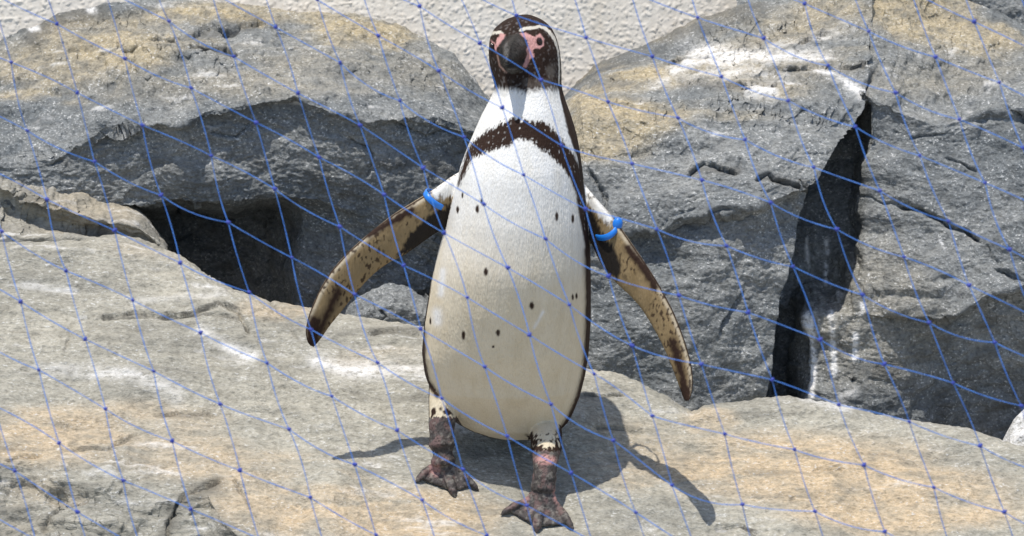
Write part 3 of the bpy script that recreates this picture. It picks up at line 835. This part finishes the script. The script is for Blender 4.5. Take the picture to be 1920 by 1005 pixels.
# spots
spots = [(895, 392, 3.6, 8), (903, 377, 2.5, 5), (858, 393, 3, 7), (867, 366, 2, 6), (1044, 406, 3.6, 9), (1074, 410, 3, 9), (911, 510, 4.4, 8), (997, 573, 4.6, 8), (1074, 557, 2.2, 6), (1081, 555, 2.2, 6),
         (869, 629, 3.8, 9), (934, 624, 4, 7), (807, 602, 2, 7), (925, 650, 2, 3)]
for sx, sy, rx, ry in spots:
    blend((1 - sstep(.6, 1.25, np.hypot((x - sx) / rx, (y - sy) / ry) + .2 * n_g)) * front * inbody, BRN)
# --- flippers
FLp = [(a, b) for a, b, _, _ in FL] + [(c_, e_) for _, _, c_, e_ in reversed(FL)]
FRp = [(a, b) for a, b, _, _ in FR] + [(c_, e_) for _, _, c_, e_ in reversed(FR)]
isl = (polymask(x, y, FLp, 8) > .05) & (x < lft + 1); isr = (polymask(x, y, FRp, 8) > .05) & (x > rgt - 1)
fl = (isl | isr).astype(float)
blend(fl, BLK)
ff = fl * sstep(-.05, .12, fac)
spk = sstep(.22, .40, gnoise(q * np.array([330, 330, 170.0]) + 6)) * sstep(-.35, .15, gnoise(q * 30 + 3))
base = TANF * (1 + .18 * n_b[:, None])
blend(ff, np.array([0, 0, 0])); colr += ff[:, None] * base
lead = ([(a, b) for a, b, _, _ in FL], [(a, b) for a, b, _, _ in FR])
for pl in lead:
    dd, _ = polydist(x, y, pl)
    blend(ff * np.exp(-((dd - 4) / 4.0) ** 2) * .8, np.array([.56, .49, .37]))
    blend(ff * (1 - sstep(0.5, 2.5, dd)), BRN)
blend(ff * spk * .85, BRN)
dkp = [(848, 380), (838, 388), (812, 398), (795, 412), (770, 438), (742, 484), (780, 472), (815, 452), (850, 434)]
blend(ff * polymask(xw, yw, dkp, 4) * isl, BLK)
dkr = [(1095, 388), (1112, 398), (1128, 438), (1150, 462), (1166, 500), (1158, 524), (1140, 512), (1112, 470), (1095, 430)]
blend(ff * polymask(xw, yw, dkr, 4) * isr, BLK)
jx = x + 3 * gnoise(q * 160); jy = y + 3 * gnoise(q * 160 + 8)
blend(ff * strokes(jx, jy, [([(772, 394), (740, 412), (692, 440)], 7, 1.3), ([(634, 545), (615, 585), (598, 625)], 10, 1), ([(590, 605), (585, 648)], 15, 1.4)]) * isl, BRN)
blend(ff * strokes(jx, jy, [([(1178, 466), (1205, 500), (1227, 536)], 7.5, 1.3), ([(1262, 640), (1278, 700), (1287, 745)], 9, 1.1), ([(1284, 730), (1288, 757)], 12, 1.4)]) * isr, BRN)
# white shoulder fronts
blend(ff * polymask(xw, yw, [(862, 318), (835, 340), (808, 358), (815, 372), (838, 372), (862, 360)], 4) * isl * (1 - .7 * spk), WHITE)
blend(ff * polymask(xw, yw, [(1085, 325), (1103, 352), (1126, 380), (1150, 408), (1140, 425), (1118, 400), (1095, 375)], 4) * isr * (1 - .7 * spk), WHITE)
# --- legs and feet
leg = ((y > 782 + 4 * n_f) & (x < 905) & (x < np.interp(y, [780, 800, 822], [856, 868, 905]))) | ((y > 846 + 5 * n_f)) | (y > 835) & (x < 905)
leg = leg.astype(float)
skin = GREYF * (1 + .45 * n_b[:, None] + .25 * gnoise(q * 500)[:, None])
blend(leg, np.array([0, 0, 0])); colr += leg[:, None] * skin
pk = sstep(.05, .4, gnoise(q * 95 + 2) + .35 * n_g)
blend(leg * pk * .42, np.array([0.26, 0.155, 0.145]))
blend(leg * ell(x, y, [(1022, 862, 24, 11, .85), (1045, 925, 10, 22, .6), (985, 928, 10, 18, .5), (815, 880, 12, 20, .45)]) * sstep(-.5, .2, n_b), PINK)
blend(leg * sstep(.15, .45, gnoise(q * 180 + 12)) * .5, np.array([.26, .245, .22]))
blend(leg * sstep(.25, .5, gnoise(q * np.array([300, 300, 600.]) + 2)) * .7, BLK)
th = polymask(x, y, [(985, 815), (1062, 805), (1052, 850), (995, 850)], 4) * (1 - leg)
blend(th * sstep(-.1, .3, gnoise(q * np.array([300, 300, 70.]) + 3) + .5 * sstep(8, 24, np.abs(x - 1026)) + 1.0 * sstep(832, 846, y) - .3), BRN)
thl = polymask(x, y, [(800, 752), (850, 760), (852, 785), (800, 785)], 3) * (1 - leg)
blend(thl * sstep(.0, .3, gnoise(q * np.array([160, 160, 120.]) + 5)) * sstep(755, 768, y), BRN)
# --- head
xh = x + 1.3 * gnoise(q * 330) + .8 * n_g; yh = y + 1.3 * gnoise(q * 330 + 9) + .8 * n_f
hz = lambda pts: [(860 + a / 5.585, b / 5.585) for a, b in pts]
head = (1 - sstep(160, 176, y + 6 * n_f + 3 * n_g + 5 * np.clip(1 - np.abs(x - 985) / 22, 0, 1) * -1))
spkh = sstep(.25, .5, gnoise(q * np.array([260, 260, 260.]) + 1))
hc = BRN * (0.75 + .35 * n_b[:, None]) + spkh[:, None] * .075 * (fac[:, None] > .3)
blend(head, np.array([0, 0, 0])); colr += head[:, None] * hc
blend(head * ell(x, y, [(1036, 132, 14, 18, .6), (1000, 155, 60, 10, .35)]) * sstep(-.3, .3, n_b) * front, np.array([.19, .17, .15]))
stripe = hz([(650, 318), (690, 296), (760, 292), (850, 278), (900, 292), (955, 338), (1010, 425), (1038, 520), (1050, 620), (1055, 720), (1050, 880)])
dd, _ = polydist(xh, yh, stripe)
wv = np.interp(y, [48, 60, 90, 120, 160], [2.7, 3.2, 2.0, 1.4, 1.5])
blend((1 - sstep(wv * .7, wv * 1.3, dd)) * front * head, np.array([.66, .62, .54]))
dd, _ = polydist(xh, yh, hz([(325, 365), (370, 342), (440, 336), (462, 365)]))
blend((1 - sstep(1.8, 3.4, dd)) * front * head, np.array([.66, .62, .54]))
bill = polymask(x, y, [(940, 78), (955, 66), (975, 62), (990, 72), (991, 95), (987, 118), (978, 132), (962, 139), (948, 134), (938, 118), (936, 95)], 2.5) * (d < 3.915)
bill = np.maximum(bill, sstep(3.894, 3.886, d) * (y < 150))
bc = np.array([.030, .027, .024]) * (1 + .5 * n_b[:, None])
blend(bill, np.array([0, 0, 0])); colr += bill[:, None] * bc
blend(bill * ell(x, y, [(949, 98, 5, 24, .75), (962, 133, 18, 6, .7), (975, 80, 12, 8, .3)]) * sstep(-.4, .2, n_b + n_g), np.array([.15, .145, .14]))  # highlight painted on the bill ridge, plus the paler lower mandible
blend(bill * strokes(x, y, [([(942, 118), (952, 127), (966, 124), (986, 112)], 2.2, 1.2), ([(956, 84), (958, 100), (955, 116)], 2.5, .8)]), BLK)
pink1 = hz([(640, 350), (700, 340), (760, 372), (800, 385), (850, 352), (893, 400), (886, 480), (850, 512), (800, 505), (772, 530), (795, 590), (760, 615), (738, 625), (716, 705), (672, 705), (700, 620), (716, 570), (706, 520), (728, 480), (716, 425), (675, 388)])
pink2 = hz([(440, 342), (486, 365), (472, 402), (430, 455), (400, 490), (388, 455), (400, 405), (428, 378)])
pink3 = hz([(328, 415), (372, 440), (402, 500), (392, 540), (350, 462)])
for pp in (pink1, pink2, pink3):
    blend(polymask(xh, yh, pp, 1.4) * front * head, PINK * (1 + .35 * n_b[:, None] + .22 * n_g[:, None]))
blend(strokes(x, y, [(hz([(405, 580), (430, 690), (500, 760)]), 1.6, .6)]) * front * head, np.array([.5, .33, .27]))
ex, ey = 860 + 845 / 5.585, 435 / 5.585
blend((1 - sstep(.8, 1.15, np.hypot((x - ex) / 6.0, (y - ey) / 8.0))) * front * head, BLK * .4)
# nostril dark
blend(ell(x, y, [(966, 93, 3.5, 5, 1)]) * (d < 3.915), BLK)
colr = np.clip(colr, 0.004, 0.92)

# low relief: feathers, toe scales
relief = 0.00022 * n_g * (1 - leg) + leg * 0.0006 * gnoise(q * 380) + bill * .0004 * gnoise(q * 300)
co2 = co + no * relief[:, None]
pme.vertices.foreach_set('co', co2.astype(np.float32).ravel())
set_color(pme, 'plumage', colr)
rg = np.where(leg > .5, .6, .78) * np.where(bill > .5, .55, 1)
set_color(pme, 'gloss', np.repeat(rg[:, None], 3, 1))
pme.polygons.foreach_set('use_smooth', np.ones(len(pme.polygons), bool))
pme.update()

m, N, L, B = newmat('penguin_skin')
at = N.new('ShaderNodeVertexColor'); at.layer_name = 'plumage'
ag = N.new('ShaderNodeVertexColor'); ag.layer_name = 'gloss'
tc = N.new('ShaderNodeTexCoord')
mp = N.new('ShaderNodeMapping'); L.new(tc.outputs['Object'], mp.inputs[0]); mp.inputs['Scale'].default_value = (1, 1, 0.16)
n1 = nnode(N, 'ShaderNodeTexNoise', Scale=650.0, Detail=3.0); L.new(mp.outputs[0], n1.inputs[0])
n2 = nnode(N, 'ShaderNodeTexNoise', Scale=70.0, Detail=4.0); L.new(mp.outputs[0], n2.inputs[0])
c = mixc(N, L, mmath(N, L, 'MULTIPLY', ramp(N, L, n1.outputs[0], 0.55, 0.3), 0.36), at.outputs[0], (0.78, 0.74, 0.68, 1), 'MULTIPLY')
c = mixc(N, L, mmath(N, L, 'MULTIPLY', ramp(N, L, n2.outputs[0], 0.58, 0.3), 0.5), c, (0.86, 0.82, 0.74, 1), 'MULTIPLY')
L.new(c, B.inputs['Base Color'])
L.new(ag.outputs[0], B.inputs['Roughness'])
B.inputs['Specular IOR Level'].default_value = 0.22
bp = N.new('ShaderNodeBump'); bp.inputs['Strength'].default_value = 0.5; bp.inputs['Distance'].default_value = 0.0028
L.new(n1.outputs[0], bp.inputs['Height']); L.new(bp.outputs[0], B.inputs['Normal'])

base = unproj(930, 925, ground_d(930, 925))
root = bpy.data.objects.new('penguin', None); COL.objects.link(root)
root.location = base.tolist(); root.empty_display_size = 0.1
root['label'] = 'standing penguin with cream belly, brown breast band and both flippers held out'
root['category'] = 'penguin'
def child(name, me, mat, **kw):
    o = link(name, me, mat, root, **kw)
    o.location = (0, 0, 0)
    o.matrix_parent_inverse = Matrix.Translation(-Vector(base.tolist()))
    return o
child('body', pme, m)

# eyes
me_, N, L, B = newmat('eye'); B.inputs['Base Color'].default_value = (0.02, 0.009, 0.006, 1); B.inputs['Roughness'].default_value = 0.08
def surf_at(px, py):
    k = (np.hypot(x - px, y - py) < 4) & front
    return d[k].min()
for ex_, ey_, r in ((ex, ey, 0.0036), (860 + 352 / 5.585, 490 / 5.585, 0.0036)):
    bm = bmesh.new(); bmesh.ops.create_uvsphere(bm, u_segments=20, v_segments=14, radius=r)
    bmesh.ops.scale(bm, vec=(1, 1, 1.25), verts=bm.verts)
    bmesh.ops.translate(bm, vec=U(ex_, ey_, surf_at(ex_, ey_) + r * .55), verts=bm.verts)
    e = bpy.data.meshes.new('eye'); bm.to_mesh(e); bm.free()
    e.polygons.foreach_set('use_smooth', np.ones(len(e.polygons), bool))
    child('eye', e, me_)

# blue flipper bands
mb, N, L, B = newmat('blue_band'); B.inputs['Base Color'].default_value = (0.015, 0.20, 0.72, 1); B.inputs['Roughness'].default_value = 0.38
def flip_band(p0, p1, d0, d1, wid_dir, wid, depth, bow):
    A, Bq = unproj(*p0, d0), unproj(*p1, d1)
    mid = (A + Bq) / 2; ma = (A - Bq) / 2
    nrm = np.array([0, 1.0, 0])
    wd = unproj(p0[0] + wid_dir[0], p0[1] + wid_dir[1], d0) - A; wd /= np.linalg.norm(wd)
    bm = bmesh.new(); n = 48
    rg = []
    for i in range(n):
        t = 2 * math.pi * i / n
        c_, s_ = math.cos(t), math.sin(t)
        pc = mid + c_ * ma + s_ * depth * nrm + (bow * (1 - c_ * c_) * (1 if s_ < 0 else -1)) * wd
        out = c_ * ma / np.linalg.norm(ma) + s_ * nrm
        sec = []
        for a, b in ((-.5, 0), (-.42, 1), (.42, 1), (.5, 0), (.42, -1), (-.42, -1)):
            sec.append(bm.verts.new((pc + wd * a * wid + out * b * 0.0011).tolist()))
        rg.append(sec)
    for i in range(n):
        a, b = rg[i], rg[(i + 1) % n]
        for j in range(6):
            bm.faces.new((a[j], a[(j + 1) % 6], b[(j + 1) % 6], b[j]))
    return bm, wd
bm, _ = flip_band((797, 360), (840, 389), 3.966, 3.985, (-28, 40), 0.0075, .020, .001)
bmesh.ops.recalc_face_normals(bm, faces=bm.faces)
e = bpy.data.meshes.new('flipper_band'); bm.to_mesh(e); bm.free(); e.polygons.foreach_set('use_smooth', np.ones(len(e.polygons), bool))
child('flipper_band', e, mb, label='blue plastic flipper band seen edge on')
bm, wd = flip_band((1160, 418), (1110, 438), 3.966, 3.985, (14, 40), 0.0076, .024, .005)
cap = unproj(1157, 421, 3.956)
r = bmesh.ops.create_uvsphere(bm, u_segments=18, v_segments=12, radius=1.0)['verts']
for v in r:
    v.co = Vector((v.co.x * .0065, v.co.y * .0055, v.co.z * .0092)); v.co.rotate(Matrix.Rotation(math.radians(18), 3, 'Y')); v.co += Vector(cap.tolist())
bmesh.ops.recalc_face_normals(bm, faces=bm.faces)
e = bpy.data.meshes.new('flipper_band'); bm.to_mesh(e); bm.free(); e.polygons.foreach_set('use_smooth', np.ones(len(e.polygons), bool))
child('flipper_band', e, mb, label='blue plastic flipper band with a bulging clasp')

# ------------------------------------------------------------------ net
ROWS = {
 -8: (10, [(1827, 41)]),
 -7: (7, [(1509, 7), (1629, 59), (1754, 107), (1874, 155)]),
 -6: (5, [(1308, 33), (1432, 72), (1553, 123), (1679, 174), (1799, 224)]),
 -5: (2, [(968, 29), (1099, 71), (1223, 106), (1353, 144), (1478, 189), (1604, 238), (1725, 292), (1847, 343)]),
 -4: (0, [(787, 12), (900, 81), (1014, 150), (1140, 191), (1271, 221), (1397, 262), (1526, 314), (1650, 358), (1778, 415), (1893, 468)]),
 -3: (-1, [(709, 67), (823, 133), (942, 202), (1053, 273), (1185, 307), (1316, 338), (1445, 380), (1569, 430), (1695, 482), (1817, 535)]),
 -2: (-3, [(517, 51), (638, 118), (750, 189), (870, 257), (982, 328), (1098, 392), (1232, 430), (1362, 461), (1487, 500), (1617, 553), (1742, 605), (1865, 642)]),
 -1: (-5, [(317, 40), (438, 106), (559, 175), (675, 235), (794, 315), (907, 383), (1023, 448), (1141, 518), (1273, 554), (1403, 586), (1538, 637), (1658, 683), (1787, 718), (1915, 761)]),
 0: (-7, [(107, 45), (234, 110), (358, 165), (480, 230), (598, 295), (720, 365), (833, 437), (952, 502), (1068, 572), (1185, 648), (1315, 683), (1448, 712), (1573, 759), (1705, 791), (1838, 836)]),
 1: (-8, [(21, 117), (145, 174), (267, 235), (396, 292), (515, 354), (637, 425), (757, 498), (876, 558), (993, 628), (1114, 701), (1223, 780), (1359, 814), (1490, 843), (1620, 872), (1751, 914), (1883, 960)]),
 2: (-8, [(51, 245), (177, 303), (302, 366), (428, 417), (547, 483), (665, 552), (789, 617), (909, 688), (1033, 758), (1150, 826), (1260, 910), (1392, 946), (1528, 959), (1659, 997)]),
 3: (-8, [(88, 374), (215, 432), (338, 493), (467, 548), (583, 618), (708, 680), (828, 747), (951, 818), (1071, 887), (1192, 961)]),
 4: (-9, [(3, 434), (124, 508), (249, 563), (376, 624), (501, 681), (622, 743), (745, 807), (868, 880), (988, 948)]),
 5: (-9, [(39, 566), (160, 636), (288, 696), (413, 758), (542, 805), (665, 871), (792, 938), (913, 1004)]),
 6: (-9, [(73, 694), (198, 767), (323, 827), (450, 882), (582, 933), (705, 1003)]),
 7: (-9, [(111, 831), (231, 901), (358, 955)]),
 8: (-10, [(28, 883), (145, 960)]),
}
node = {}
for r_, (c0_, pts) in ROWS.items():
    for i, p in enumerate(pts): node[(r_, c0_ + i)] = np.array(p, float)
# carry the net on past the frame on all sides
BX = (-330, 2250, -270, 1275)
for it in range(6):
    new = {}
    for (r_, c_), p in node.items():
        for dr, dc in ((1, 0), (-1, 0), (0, 1), (0, -1)):
            k_ = (r_ + dr, c_ + dc)
            if k_ in node: continue
            bk = (r_ - dr, c_ - dc)
            dflt = dr * np.array([38., 128.]) + dc * np.array([124., 60.])
            stp = .5 * (p - node[bk]) + .5 * dflt if bk in node else dflt
            new.setdefault(k_, []).append(p + stp)
    for k_, l_ in new.items():
        v_ = np.mean(l_, 0)
        if BX[0] < v_[0] < BX[1] and BX[2] < v_[1] < BX[3]: node[k_] = v_
def net_d(px, py):
    return 3.02 + 0.035 * math.sin(px * .0021 + .4) + 0.02 * math.sin(py * .0043 + px * .0012)
NP = {k_: unproj(p[0], p[1], net_d(*p)) for k_, p in node.items()}
mn, N, L, B = newmat('net_twine')
B.inputs['Base Color'].default_value = (0.045, 0.17, 0.62, 1); B.inputs['Roughness'].default_value = 0.45
tc = N.new('ShaderNodeTexCoord'); wv_ = nnode(N, 'ShaderNodeTexNoise', Scale=160.0, Detail=2.0); L.new(tc.outputs['Object'], wv_.inputs[0])
L.new(mixc(N, L, wv_.outputs[0], (0.02, 0.13, 0.56, 1), (0.10, 0.31, 0.82, 1)), B.inputs['Base Color'])
mk, N, L, B = newmat('net_knot'); B.inputs['Base Color'].default_value = (0.03, 0.055, 0.36, 1); B.inputs['Roughness'].default_value = 0.5
netbase = np.array([0.0, float(np.mean([p[1] for p in NP.values()])), float(min(p[2] for p in NP.values()))])
net = bpy.data.objects.new('net', None); COL.objects.link(net); net.location = netbase.tolist(); net.empty_display_size = .1
net['label'] = 'thin blue knotted net hanging across in front of the penguin and rocks'
net['category'] = 'net'
TR = 0.00039
def twine(keys, seed):
    pts = [NP[k_] for k_ in keys]
    path = []
    rr = random.Random(seed)
    for i in range(len(pts) - 1):
        p0 = pts[max(0, i - 1)]; p1 = pts[i]; p2 = pts[i + 1]; p3 = pts[min(len(pts) - 1, i + 2)]
        sag = np.array([rr.uniform(-.0018, .0018), rr.uniform(-.004, .004), rr.uniform(-.0042, .0012)])
        for k_ in range(7):
            t = k_ / 7
            lin = p1 + t * (p2 - p1)
            cat = .5 * (2 * p1 + (p2 - p0) * t + (2 * p0 - 5 * p1 + 4 * p2 - p3) * t * t + (3 * p1 - p0 - 3 * p2 + p3) * t ** 3)
            path.append(.6 * lin + .4 * cat + sag * 4 * t * (1 - t))
    path.append(pts[-1])
    path = np.array(path) - netbase
    tg = np.gradient(path, axis=0); tg /= np.linalg.norm(tg, axis=1)[:, None]
    sx = np.cross(tg, FWD); sx /= np.linalg.norm(sx, axis=1)[:, None]
    sz = np.cross(sx, tg)
    a = np.linspace(0, 2 * math.pi, 6, endpoint=False)
    rad = TR * (1 + .28 * gnoise(path * 45 + seed)[:, None, None] + .12 * np.sin(np.arange(len(path)) * 2.1)[:, None, None])
    V = path[:, None] + rad * (np.cos(a)[None, :, None] * sx[:, None] + np.sin(a)[None, :, None] * sz[:, None])
    n_ = len(path); idx_ = np.arange(n_ * 6).reshape(n_, 6)
    f_ = np.stack([idx_[:-1], np.roll(idx_[:-1], -1, 1), np.roll(idx_[1:], -1, 1), idx_[1:]], -1).reshape(-1, 4)
    link('twine', mesh_from('twine', V.reshape(-1, 3), f_), mn, net)
def runs(keys):
    out = []; cur = []
    for k_ in keys:
        if k_ in NP: cur.append(k_)
        else:
            if len(cur) > 1: out.append(cur)
            cur = []
    if len(cur) > 1: out.append(cur)
    return out
rs = sorted({k_[0] for k_ in NP}); cs = sorted({k_[1] for k_ in NP})
for r_ in rs:
    for run in runs([(r_, c_) for c_ in range(cs[0], cs[-1] + 1)]): twine(run, r_ + 50)
for c_ in cs:
    for run in runs([(r_, c_) for r_ in range(rs[0], rs[-1] + 1)]): twine(run, c_ + 150)
# one knot mesh, shared
bm = bmesh.new()
for rot, off in ((0.5, -.0005), (-.6, .0005), (1.4, 0)):
    r = bmesh.ops.create_icosphere(bm, subdivisions=1, radius=1.0)['verts']
    for v in r:
        v.co = Vector((v.co.x * .0027, v.co.y * .0020, v.co.z * .0016)); v.co.rotate(Matrix.Rotation(rot, 3, 'Y')); v.co += Vector((off, 0, off * .6))
km = bpy.data.meshes.new('knot'); bm.to_mesh(km); bm.free()
km.polygons.foreach_set('use_smooth', np.ones(len(km.polygons), bool))
km.materials.append(mk)
rr = random.Random(5)
vis = sorted(NP, key=lambda k_: abs(node[k_][0] - 960) + 1.9 * abs(node[k_][1] - 502))[:290]
for k_ in vis:
    o = bpy.data.objects.new('knot', km); COL.objects.link(o); o.parent = net
    o.location = (NP[k_] - netbase).tolist()
    o.rotation_euler = (rr.uniform(-.4, .4), rr.uniform(-.7, .7), rr.uniform(-.5, .5))
    s = rr.uniform(.68, .98); o.scale = (s, s, s)
